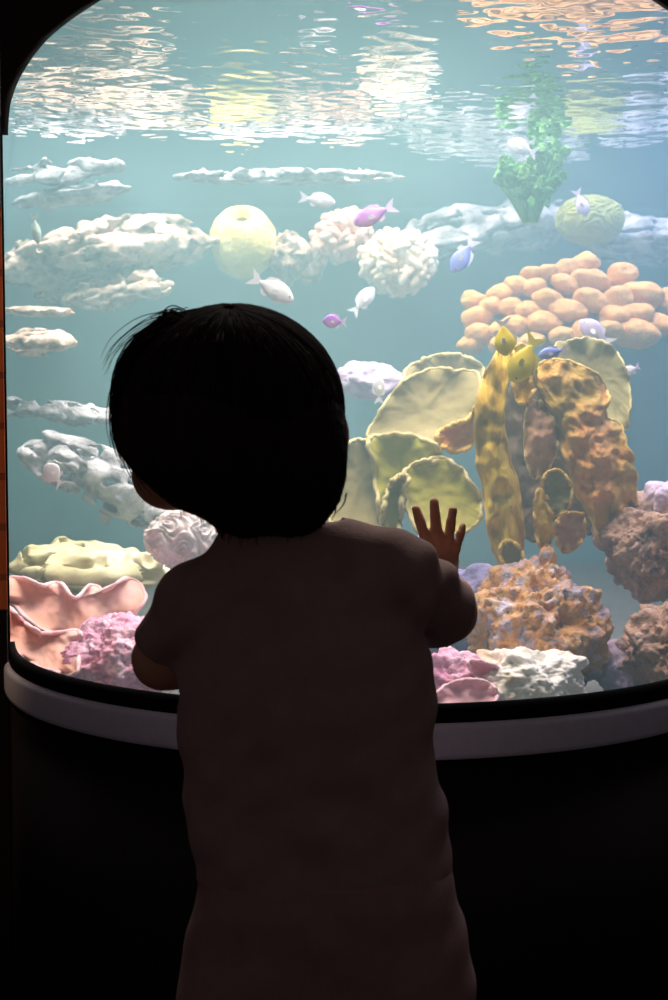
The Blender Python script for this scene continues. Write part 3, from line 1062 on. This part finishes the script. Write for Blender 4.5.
# ------------------------------------------------------------------ fish
def fish(label, head, tail, Y, mat, fin, hgt=.36, wid=.16, turn=0.0, cat='fish', group='small reef fish'):
    """head and tail are the two ends in the photo; turn swings the fish away from the picture plane"""
    a, b = at(*head, Y), at(*tail, Y)
    L = (a - b).length / max(.3, math.cos(turn))
    c = (a + b) / 2
    t = thing('reef_fish', label, cat, c, group)
    n, m = 22, 14
    vs, fs = [], []
    for i in range(n + 1):
        u = i / n
        h = (math.sin(PI * min(1, u * .93 + .02)) ** .75) * (1 - .62 * u ** 2.2) + .02
        h *= hgt / 1.55
        wd = h * wid / hgt * 1.05
        x = .5 - u * .78
        for j in range(m):
            q = 2 * PI * j / m
            vs.append((x, wd * math.cos(q), h * math.sin(q) * (1.0 if math.sin(q) > 0 else .95)))
    for i in range(n):
        for j in range(m):
            p, q = i * m + j, i * m + (j + 1) % m
            fs.append([p, q, q + m, p + m])
    fs.append(list(range(m))[::-1])
    fs.append([n * m + j for j in range(m)])

    def sheet(pts, th=.012):
        k = len(pts)
        v = [(x, -th / 2, z) for x, z in pts] + [(x, th / 2, z) for x, z in pts]
        f = [list(range(k)), [2 * k - 1 - i for i in range(k)]] + [[i, i + k, (i + 1) % k + k, (i + 1) % k][::-1] for i in range(k)]
        return v, f
    h2 = hgt / 2
    parts = [('body', vs, fs, mat, True)]
    parts.append(('tail_fin', *sheet([(-.24, .035), (-.34, .10), (-.52, h2 * 1.0), (-.43, .03), (-.41, 0), (-.43, -.03), (-.52, -h2 * 1.0), (-.34, -.10), (-.24, -.035)]), fin, False))
    parts.append(('dorsal_fin', *sheet([(.26, h2 * .78), (.18, h2 * 1.25), (.02, h2 * 1.32), (-.14, h2 * 1.05), (-.20, h2 * .35), (.02, h2 * .7)]), fin, False))
    parts.append(('anal_fin', *sheet([(.0, -h2 * .7), (-.06, -h2 * 1.15), (-.17, -h2 * .95), (-.19, -h2 * .35)]), fin, False))
    for sg in (1, -1):
        v, f = sheet([(.20, 0), (.14, .06), (.04, .03), (.02, -.05), (.12, -.06)], .008)
        v = [(x, sg * (wid * .50 + (.2 - x) * .35) + y, z - .02) for x, y, z in v]
        parts.append(('pectoral_fin', v, f, fin, False))
        e, ef = ICO[2]
        parts.append(('eye', e * .024 + np.array([.40, sg * wid * .235, .035]), ef, 'eye_black', True))
    X = (a - b).normalized()
    up = Vector((0, 0, 1)) if abs(X.z) < .8 else Vector((1 if X.z < 0 else -1, 0, 0))
    Yv = up.cross(X).normalized()
    Zv = X.cross(Yv)
    Rm = Matrix((X, Yv, Zv)).transposed() @ Matrix.Rotation(turn, 3, 'Z')
    for nm, v, f, mt, sm in parts:
        w = [Rm @ (Vector(q) * L) + c for q in v]
        link_mesh(nm, w, f, M[mt], t, smooth=sm)
    return t


fish('white fish swimming right above the pinkish branching coral', (335, 203), (299, 197), 2.3, 'fish_white', 'fin_white', .35)
fish('violet and pink fish nosing down at the top of the cream branching coral', (354, 224), (396, 205), 2.2, 'fish_purple', 'fish_lilac', .36)
fish('largest white fish just above the top of the hair', (293, 301), (250, 276), 2.1, 'fish_white', 'fin_white', .37)
fish('small rosy violet fish facing left beside the top of the head', (323, 321), (347, 322), 2.1, 'fish_purple', 'fish_lilac', .52)
fish('blue violet fish heading down right of the cream branching coral', (452, 272), (475, 238), 2.3, 'fish_blue', 'fin_white', .40)
fish('pale lilac fish in front of the leafy green clump', (508, 142), (537, 154), 2.4, 'fish_white', 'fish_lilac', .46)
fish('lilac fish pointing down over the olive mound', (586, 216), (576, 189), 2.4, 'fish_lilac', 'fish_lilac', .42)
fish('thin pale green fish hanging upright near the curved left edge', (38, 244), (34, 213), 2.2, 'fish_pale', 'fish_pale', .26)
fish('pale blue fish alone at far left below the flat ledge', (46, 464), (62, 486), 2.05, 'fish_white', 'fin_white', .62)
fish('small white fish with its tail down, under the branching corals', (374, 288), (352, 314), 2.4, 'fish_white', 'fin_white', .40)
fish('white fish hanging upright in front of the pinkish grey rock', (379, 376), (379, 404), 2.2, 'fish_white', 'fin_white', .38)
fish('slim blue fish above the rust plate', (538, 356), (568, 349), 1.95, 'fish_blue', 'fish_lilac', .34)
fish('tiny pale blue fish right of the round olive plate', (622, 374), (640, 366), 2.2, 'fish_white', 'fish_lilac', .46)
fish('lilac fish resting against the lower edge of the orange lobes', (580, 321), (612, 345), 2.2, 'fish_lilac', 'fin_white', .42)
YG = 'yellow fish by the golden plate'
fish('yellow fish with a white tail at the tip of the tall golden plate', (506, 356), (502, 318), 1.93, 'fish_yellow', 'fin_white', .52, group=YG)
fish('larger yellow fish slanting down beside the tall golden plate', (512, 382), (537, 335), 1.93, 'fish_yellow', 'fin_yellow', .46, group=YG)


# ------------------------------------------------------------------ the child
CY = 1.20
S0 = CY / F


def T(px, py, Y=CY):
    return np.array(at(px, py, Y))


def glass_pt(px, py, r):
    """where the ray of a pixel meets a cylinder of radius r round the window's axis"""
    d = ray(px, py)
    a = d.x ** 2 + d.y ** 2
    b = -2 * (d.x * AX + d.y * AY)
    c = AX ** 2 + AY ** 2 - r * r
    t = (-b - math.sqrt(b * b - 4 * a * c)) / (2 * a)
    return np.array(Vector((0, 0, CZ)) + d * t)


HC = T(231, 421, 1.195)                         # head centre
H = np.array((Matrix.Rotation(math.radians(18), 3, 'Z') @ Matrix.Rotation(math.radians(-8), 3, 'X')))


def hl(x, y, z):
    return HC + H @ np.array((x, y, z))


spine = [(302, 646, 118), (304, 690, 125), (308, 740, 122), (314, 800, 121), (320, 850, 126), (325, 890, 131)]
sh_r, sh_l = T(396, 582), T(197, 600)
el_r, wr_r = T(447, 613, 1.30), glass_pt(446, 594, R + .040)
el_l, wr_l = T(163, 659, 1.225), glass_pt(212, 655, R + .032)


def hand(fd, tips, bases, wrist, thumb, lift=(.0054, .010, .0110)):
    """palm and five fingers laid against the pane: each finger bends at its knuckles"""
    B = []
    for (tx, ty), (bx, by), r in zip(tips, bases, (.0049, .0051, .0048, .0041)):
        tip = glass_pt(tx, ty, R + lift[0])
        b0 = glass_pt(bx, by, R + lift[2])
        p1 = glass_pt(bx + (tx - bx) * .42, by + (ty - by) * .42, R + lift[1] + .003)
        p2 = glass_pt(bx + (tx - bx) * .74, by + (ty - by) * .74, R + lift[1] - .001)
        fd.chain([b0, p1, p2, tip], [r * 1.02, r * 1.03, r * .98, r * .88], .0018)
        B.append(b0)
    pc = sum(B) / 4
    for b0 in B:
        m = b0 * .45 + wrist * .55
        fd.chain([b0, m, wrist], [.0062, .0082, .0102], .005)
    t0 = B[0] * .35 + wrist * .65
    tt = [glass_pt(*q, R + .010) for q in thumb]
    fd.chain([t0, *tt], [.0095, .0085, .0075, .0062][:1 + len(tt)], .005)


def torso(fd, shrink):
    fd.chain([T(x, y, CY + .006) for x, y, r in spine], [r * S0 - shrink for x, y, r in spine], .02, 1.42)
    # shoulder girdle
    fd.chain([T(262, 572), T(300, 566), T(345, 566)], [.024 - shrink, .031 - shrink, .029 - shrink], .02, 1.1)
    fd.chain([T(345, 566), T(398, 574)], [.029 - shrink, .0325 - shrink], .02)
    fd.chain([T(258, 576), T(198, 598)], [.028 - shrink, .028 - shrink], .02)


def make_child():
    fd = Field((-.20, 1.06, -.004), (.16, 1.44, .895), .0024)
    torso(fd, .008)
    # hips, legs and feet
    hip = [T(325, 890, CY + .004), T(327, 935, CY), T(326, 985, CY)]
    fd.chain(hip, [.082, .090, .090], .02, 1.45)
    for sg, px in ((-1, 268), (1, 384)):
        a = T(px, 985)
        x = a[0]
        fd.chain([a, (x + sg * .004, 1.205, .215), (x + sg * .006, 1.195, .14), (x + sg * .007, 1.19, .048)], [.054, .040, .036, .024], .02)
        fd.chain([(x + sg * .007, 1.185, .028), (x + sg * .012, 1.235, .020), (x + sg * .014, 1.275, .015)], [.024, .023, .015], .012)
        for k in range(5):
            tx = x + sg * (.014 + (k - 2) * -.0095)
            fd.cone((tx, 1.270, .013), (tx, 1.291 - .004 * k, .009), .0075, .0075 - .0005 * k, .004)
    # neck and head
    fd.chain([T(283, 566, 1.195), T(262, 525, 1.195), hl(0, -.012, -.045)], [.034, .029, .034], .014)
    fd.ell(hl(0, -.004, .004), (.0735, .083, .074), H, .01)
    fd.ell(hl(0, .026, -.022), (.057, .054, .040), H, .016)
    for sg in (-1, 1):
        fd.ell(hl(sg * .037, .047, -.036), (.030, .029, .027), H, .012)          # cheeks
        fd.ell(hl(sg * .025, .083, -.002), (.013, .010, .009), H, .006, 'cut')   # eye sockets
        fd.ell(hl(sg * .025, .071, -.003), (.0115, .0105, .010), H, .003)        # lids
        e = 1 if sg > 0 else .90
        fd.ell(hl(sg * .076 * e, -.008, -.014), (.006, .013, .019), H, .004)         # ears
        fd.ell(hl(sg * .083 * e, -.012, -.012), (.0045, .010, .016), H, .003)
        fd.ell(hl(sg * .085 * e, -.004, -.014), (.0035, .006, .009), H, .003, 'cut')
    fd.ell(hl(0, .058, -.054), (.020, .018, .014), H, .012)                      # chin
    fd.chain([hl(0, .082, .0), hl(0, .088, -.018)], [.006, .0075], .006)         # nose
    for sg in (-1, 1):
        fd.ell(hl(sg * .006, .085, -.020), (.0055, .006, .0045), H, .003)
    fd.chain([hl(-.013, .074, -.043), hl(0, .082, -.041), hl(.013, .074, -.043)], [.003, .0045, .003], .004)
    fd.chain([hl(-.011, .073, -.048), hl(0, .081, -.049), hl(.011, .073, -.048)], [.003, .0048, .003], .003)
    # arms
    fd.chain([sh_r, el_r], [.0225, .0225], .02)
    fd.chain([el_r, el_r * .5 + wr_r * .5, wr_r], [.0230, .0225, .0150], .010)
    fd.chain([sh_l, el_l], [.0225, .0225], .02)
    fd.chain([el_l, el_l * .5 + wr_l * .5, wr_l], [.0215, .0205, .0145], .010)
    hand(fd, [(416, 509), (434, 502), (453, 510), (463, 526)], [(432, 559), (439, 558), (445, 560), (452, 563)], wr_r, [(424, 570), (414, 560)])
    hand(fd, [(248, 592), (234, 584), (220, 590), (208, 604)], [(240, 630), (231, 628), (222, 631), (214, 638)], wr_l, [(248, 645), (259, 634)])
    V, Fc = fd.mesh()
    V = smooth_verts(V, Fc, 2)
    org = (0, CY, 0)
    body = link_mesh('person', V, Fc, M['skin'], origin=org)
    tag(body, 'small child seen from behind in a tee shirt, palm raised against the aquarium glass', 'person')

    # tee shirt: a thin shell with open neck, cuffs and hem
    sf = Field((-.20, 1.06, .40), (.16, 1.36, .76), .0024)
    torso(sf, 0)
    sf.chain([T(273, 578, 1.200), T(274, 522, 1.198)], [.050, .0415], .014)
    cuff_r = T(442, 611, 1.286)
    sf.chain([T(398, 576), T(420, 590, 1.24), cuff_r], [.0325, .0285, .0300], .012)
    cuff_l = T(165, 648, 1.222)
    sf.chain([T(198, 600), cuff_l], [.0275, .0255], .012)
    X, Y, Z = (sf.ax[0][:, None, None], sf.ax[1][None, :, None], sf.ax[2][None, None, :])
    low = np.clip((.66 - Z) / .2, 0, 1)
    fold = .0018 * low * np.sin(60 * X + 38 * Z + 3 * np.sin(25 * Z)) + .0014 * np.sin(70 * (X * .8 + Z * .7) + 2.2 * np.sin(22 * X)) + .0009 * np.sin(150 * (Z - .5 * X) + 2 * np.sin(40 * X))
    # drag folds fanning from the right armpit to the shoulder
    g = np.exp(-((X - .065) ** 2 + (Z - .67) ** 2) / .0016)
    fold = fold + .0026 * g * np.sin(170 * (X * .85 + Z * .3))
    D = sf.F + fold.astype(np.float32)
    D = np.maximum(D, -(D + .0058))

    def plane(p, n_):
        n_ = np.array(n_) / np.linalg.norm(n_)
        return ((X - p[0]) * n_[0] + (Y - p[1]) * n_[1] + (Z - p[2]) * n_[2]).astype(np.float32)

    def near(p, r):
        return np.sqrt((X - p[0]) ** 2 + (Y - p[1]) ** 2 + (Z - p[2]) ** 2) < r
    D = np.maximum(D, -plane(T(325, 886), (0.03, 0, 1)))
    for p, e, s_ in ((cuff_r, el_r - sh_r, .05), (cuff_l, el_l - sh_l, .05)):
        D = np.where(near(p, s_), np.maximum(D, plane(p, e)), D)
    neck = np.sqrt((X - T(272, 0)[0]) ** 2 + (Y - 1.198) ** 2) - .0375
    D = np.maximum(D, -np.maximum(neck, T(0, 566)[2] - Z).astype(np.float32))
    rim = Z - T(0, 525)[2] + .06 * (Y - 1.16) - .10 * (X - T(272, 0)[0])
    D = np.where(np.sqrt((X - T(272, 0)[0]) ** 2 + (Y - 1.198) ** 2) < .052, np.maximum(D, rim), D)
    sf.F = D.astype(np.float32)
    V, Fc = sf.mesh()
    V = smooth_verts(V, Fc, 1)
    link_mesh('tee_shirt', V, Fc, M['shirt'], body)

    # loose trousers
    pf = Field((-.16, 1.08, .05), (.16, 1.32, .47), .0028)
    pf.chain([T(322, 845, CY + .005), T(325, 885, CY + .005), T(327, 920, CY), T(327, 990, CY)], [112 * S0, 123 * S0, 136 * S0, 137 * S0], .012, 1.42)
    for sg, px in ((-1, 262), (1, 390)):
        x = T(px, 985)[0]
        pf.chain([T(px, 985), (x + sg * .004, 1.203, .215), (x + sg * .006, 1.193, .070)], [.066, .055, .043], .02)
    X, Y, Z = (pf.ax[0][:, None, None], pf.ax[1][None, :, None], pf.ax[2][None, None, :])
    D = pf.F + (.0016 * np.sin(55 * X - 40 * Z + 2.5 * np.sin(30 * Z)) + .0012 * np.sin(120 * Z + 3 * np.sin(30 * X))).astype(np.float32)
    D = np.maximum(D, (Z - T(0, 862)[2]).astype(np.float32))
    D = np.maximum(D, (.070 - Z).astype(np.float32))
    pf.F = D.astype(np.float32)
    V, Fc = pf.mesh()
    V = smooth_verts(V, Fc, 1)
    link_mesh('trousers', V, Fc, M['pants'], body)
    # eyes
    for sg in (-1, 1):
        e = hl(sg * .025, .0745, -.003)
        v, f = ICO[3]
        link_mesh('eye', v * .0092 + e, f, M['eye_black'], body)
    make_hair(body)
    return body


def make_hair(body):
    hf = Field((-.22, 1.06, .64), (.10, 1.33, .91), .0026)
    hf.ell(hl(0, -.004, .007), (.0815, .0890, .0775), H, .01)
    hf.ell(hl(-.065, -.002, -.006), (.0210, .046, .042), H, .012)                 # hair over the left ear
    # back of the head down to the nape
    hf.chain([hl(-.028, -.040, -.025), hl(.030, -.040, -.030)], [.046, .044], .02)
    hf.chain([T(252, 492, 1.17), T(289, 492, 1.17)], [.034, .034], .02)
    X, Y, Z = (hf.ax[0][:, None, None], hf.ax[1][None, :, None], hf.ax[2][None, None, :])
    px, py, pz = X - HC[0], Y - HC[1], Z - HC[2]
    lx, ly, lz = (H[0, i] * px + H[1, i] * py + H[2, i] * pz for i in range(3))
    # face opening: below the fringe in front, rising line of the sides
    face = np.maximum(np.where(lx < 0, .012 + np.clip(-lx * .8, 0, .040), .012) - ly - .5 * np.clip(-lz - .03, 0, 1), lz - .028)
    side = np.maximum(np.maximum(-ly - .030, lz + .012), .070 - lx)       # leaves the ears free
    D = np.maximum(hf.F, -face.astype(np.float32))
    D = np.maximum(D, -side.astype(np.float32))
    jaw = (px + .079) * .66 + (pz + .025) * .75                                    # hem rising to the left cheek
    D = np.maximum(D, -np.maximum(jaw, px + .004).astype(np.float32))
    D = D + (.0011 * np.sin(90 * np.arctan2(lx + .01, ly + .03) + 6 * np.sin(25 * lz))).astype(np.float32)
    hf.F = D.astype(np.float32)
    V, Fc = hf.mesh()
    V = smooth_verts(V, Fc, 1)
    hair = link_mesh('hair', V, Fc, M['hair'], body)

    # strands laid over it from the crown, ending in ragged tips
    rnd = random.Random(21)
    b = MB()
    crown = Vector((-.12, -.45, .88)).normalized()
    rad = (.0812, .0886, .0772)
    cnt = 0
    while cnt < 2600:
        d = Vector((rnd.gauss(0, 1), rnd.gauss(0, 1), rnd.gauss(0, 1))).normalized()
        if d.z < -.55 or d.angle(crown) < .10:
            continue
        ax = crown.cross(d).normalized()
        ang0 = max(.05, d.angle(crown) - .5)
        # hem height by direction: fringe in front, ear line at the sides, nape behind
        az = math.atan2(d.x, -d.y)                                  # 0 = back
        k = abs(az)
        hem = (np.interp(k, [0, .8, 1.2, 1.4, 1.75, 2.2, 3.2], [-1.02, -.98, -.7, -.1, -.05, .18, .22]) if az > 0 else np.interp(k, [0, .8, 1.2, 1.6, 2.05, 2.4, 3.2], [-1.02, -.95, -.70, -.52, -.46, .18, .22])) + rnd.gauss(0, .05)
        pts, rr = [], []
        stepn = 11
        lng = rnd.uniform(.9, 1.5)
        puff = rnd.uniform(1.0, 1.022)
        for i in range(stepn):
            a = ang0 + lng * i / (stepn - 1)
            q = Matrix.Rotation(a, 3, ax) @ crown
            if q.z < hem:
                break
            pf_ = puff + .012 * (i / stepn) ** 2 * rnd.uniform(.4, 1)
            p = hl(q.x * rad[0] * pf_, q.y * rad[1] * pf_ - .004, q.z * rad[2] * pf_ + .007)
            if i > 2 and p[0] - HC[0] < -.004 and (p[0] - HC[0] + .079) * .66 + (p[2] - HC[2] + .025) * .75 < rnd.gauss(0, .003):
                break
            pts.append(p)
        if len(pts) < 4:
            continue
        n = len(pts)
        b.tube(pts, [.00085 * (1 - .8 * (i / (n - 1)) ** 2) for i in range(n)], 4)
        cnt += 1

    def wisps(c0, spread, n, Yc, r0, seed, bend=3.0):
        rn = random.Random(seed)
        P = np.array(c0, float)
        for _ in range(n):
            o1, o2 = np.array((rn.gauss(0, spread[0]), rn.gauss(0, spread[0]))), np.array((rn.gauss(0, spread[1]), rn.gauss(0, spread[1])))
            pts = []
            m = 12
            cut = rn.uniform(.7, 1)
            yy = Yc + rn.uniform(-.02, .02)
            for i in range(m):
                u = i / (m - 1) * cut * (len(P) - 1)
                k = min(int(u), len(P) - 2)
                t = u - k
                p0, p1, p2, p3 = P[max(k - 1, 0)], P[k], P[k + 1], P[min(k + 2, len(P) - 1)]
                q = .5 * ((2 * p1) + (-p0 + p2) * t + (2 * p0 - 5 * p1 + 4 * p2 - p3) * t * t + (-p0 + 3 * p1 - 3 * p2 + p3) * t ** 3)
                s = i / (m - 1)
                q = q + o1 * (1 - s) + o2 * s
                pts.append(at(q[0], q[1], yy))
            b.tube(pts, [r0 * (1 - .8 * (i / (m - 1)) ** 2) for i in range(m)], 4)
    # loose hair lifting off the left of the head
    wisps([(205, 318), (170, 322), (137, 342), (118, 375), (113, 410), (117, 446)], (5, 3), 46, 1.185, .0006, 1)
    wisps([(200, 320), (165, 328), (133, 350), (119, 385), (116, 425), (127, 466)], (5, 3), 60, 1.175, .0007, 2)
    wisps([(150, 345), (123, 385), (116, 425), (126, 462), (146, 494)], (5, 4), 34, 1.185, .0006, 6)
    wisps([(190, 316), (150, 322), (118, 345), (104, 372)], (4, 5), 9, 1.185, .00035, 3)
    wisps([(190, 322), (172, 312), (158, 318), (150, 330)], (4, 4), 16, 1.18, .0005, 4)
    # ragged tips at the nape and below the ear
    wisps([(330, 440), (338, 465), (337, 482), (331, 500)], (4, 2.5), 70, 1.165, .0007, 5)
    for x0 in range(214, 335, 6):
        t = (x0 - 214) / 120
        y1 = 540 + 4 * math.sin(t * 9) - (28 * max(0, t - .72) / .28)
        wisps([(x0 + (2 if t < .5 else 4), 490), (x0 + 3, min(515, y1 - 12)), (x0 + 5 - 10 * t, y1)], (3, 3), 12, 1.155, .0007, 100 + x0)
    for x0 in range(176, 216, 6):
        y1 = 512 + (x0 - 176) * .65
        wisps([(x0 - 4, 470), (x0 + 2, 492), (x0 + 9, y1)], (3, 2.5), 9, 1.165, .0007, 300 + x0)
    o = b.build('strands', M['hair'], body)
    o.parent = hair


make_child()

# ------------------------------------------------------------------ light
def area(name, loc, size, energy, col, target=None, size_y=None, spread=None):
    l = bpy.data.lights.new(name, 'AREA')
    l.energy = energy
    l.color = col
    l.size = size
    if size_y:
        l.shape = 'RECTANGLE'
        l.size_y = size_y
    if spread:
        l.spread = spread
    o = bpy.data.objects.new(name, l)
    C.objects.link(o)
    o.location = loc
    if target is not None:
        o.rotation_euler = (Vector(target) - Vector(loc)).to_track_quat('-Z', 'Y').to_euler()
    return o


area('tank_lamp', (-.40, 2.55, WS + .30), .5, 23, (1.0, .97, .92), size_y=.9)
area('tank_lamp', (.12, 2.50, WS + .30), .3, 17.5, (1.0, .95, .90), size_y=.9)
area('tank_lamp', (.62, 2.45, WS + .30), .4, 16, (.58, .64, 1.0), size_y=.9)
area('tank_lamp', (.10, 1.84, WS + .28), .6, 9.5, (1.0, .88, .78), size_y=.18)

sp = bpy.data.lights.new('wall_spot', 'SPOT')
sp.energy = 26
sp.color = (1.0, .62, .34)
sp.spot_size = math.radians(25)
sp.spot_blend = .5
sp.shadow_soft_size = .03
so = bpy.data.objects.new('wall_spot', sp)
C.objects.link(so)
so.location = (-1.0, 1.15, 1.9)
so.rotation_euler = (Vector((-.56, YW, .90)) - so.location).to_track_quat('-Z', 'Y').to_euler()

wd = bpy.data.worlds.new('dim_hall')
bpy.context.scene.world = wd
wd.use_nodes = True
bg = wd.node_tree.nodes['Background']
bg.inputs['Color'].default_value = (1.0, .76, .74, 1)
bg.inputs['Strength'].default_value = .055

sc = bpy.context.scene
sc.view_settings.view_transform = 'Standard'
sc.view_settings.look = 'None'
sc.view_settings.exposure = 0.0
sc.view_settings.gamma = 1.0
sc.view_settings.use_curve_mapping = False
sc.cycles.use_denoising = True
sc.cycles.max_bounces = 8
sc.cycles.transparent_max_bounces = 16
sc.cycles.volume_bounces = 0
sc.cycles.sample_clamp_indirect = 4
sc.cycles.caustics_reflective = False
sc.cycles.caustics_refractive = False
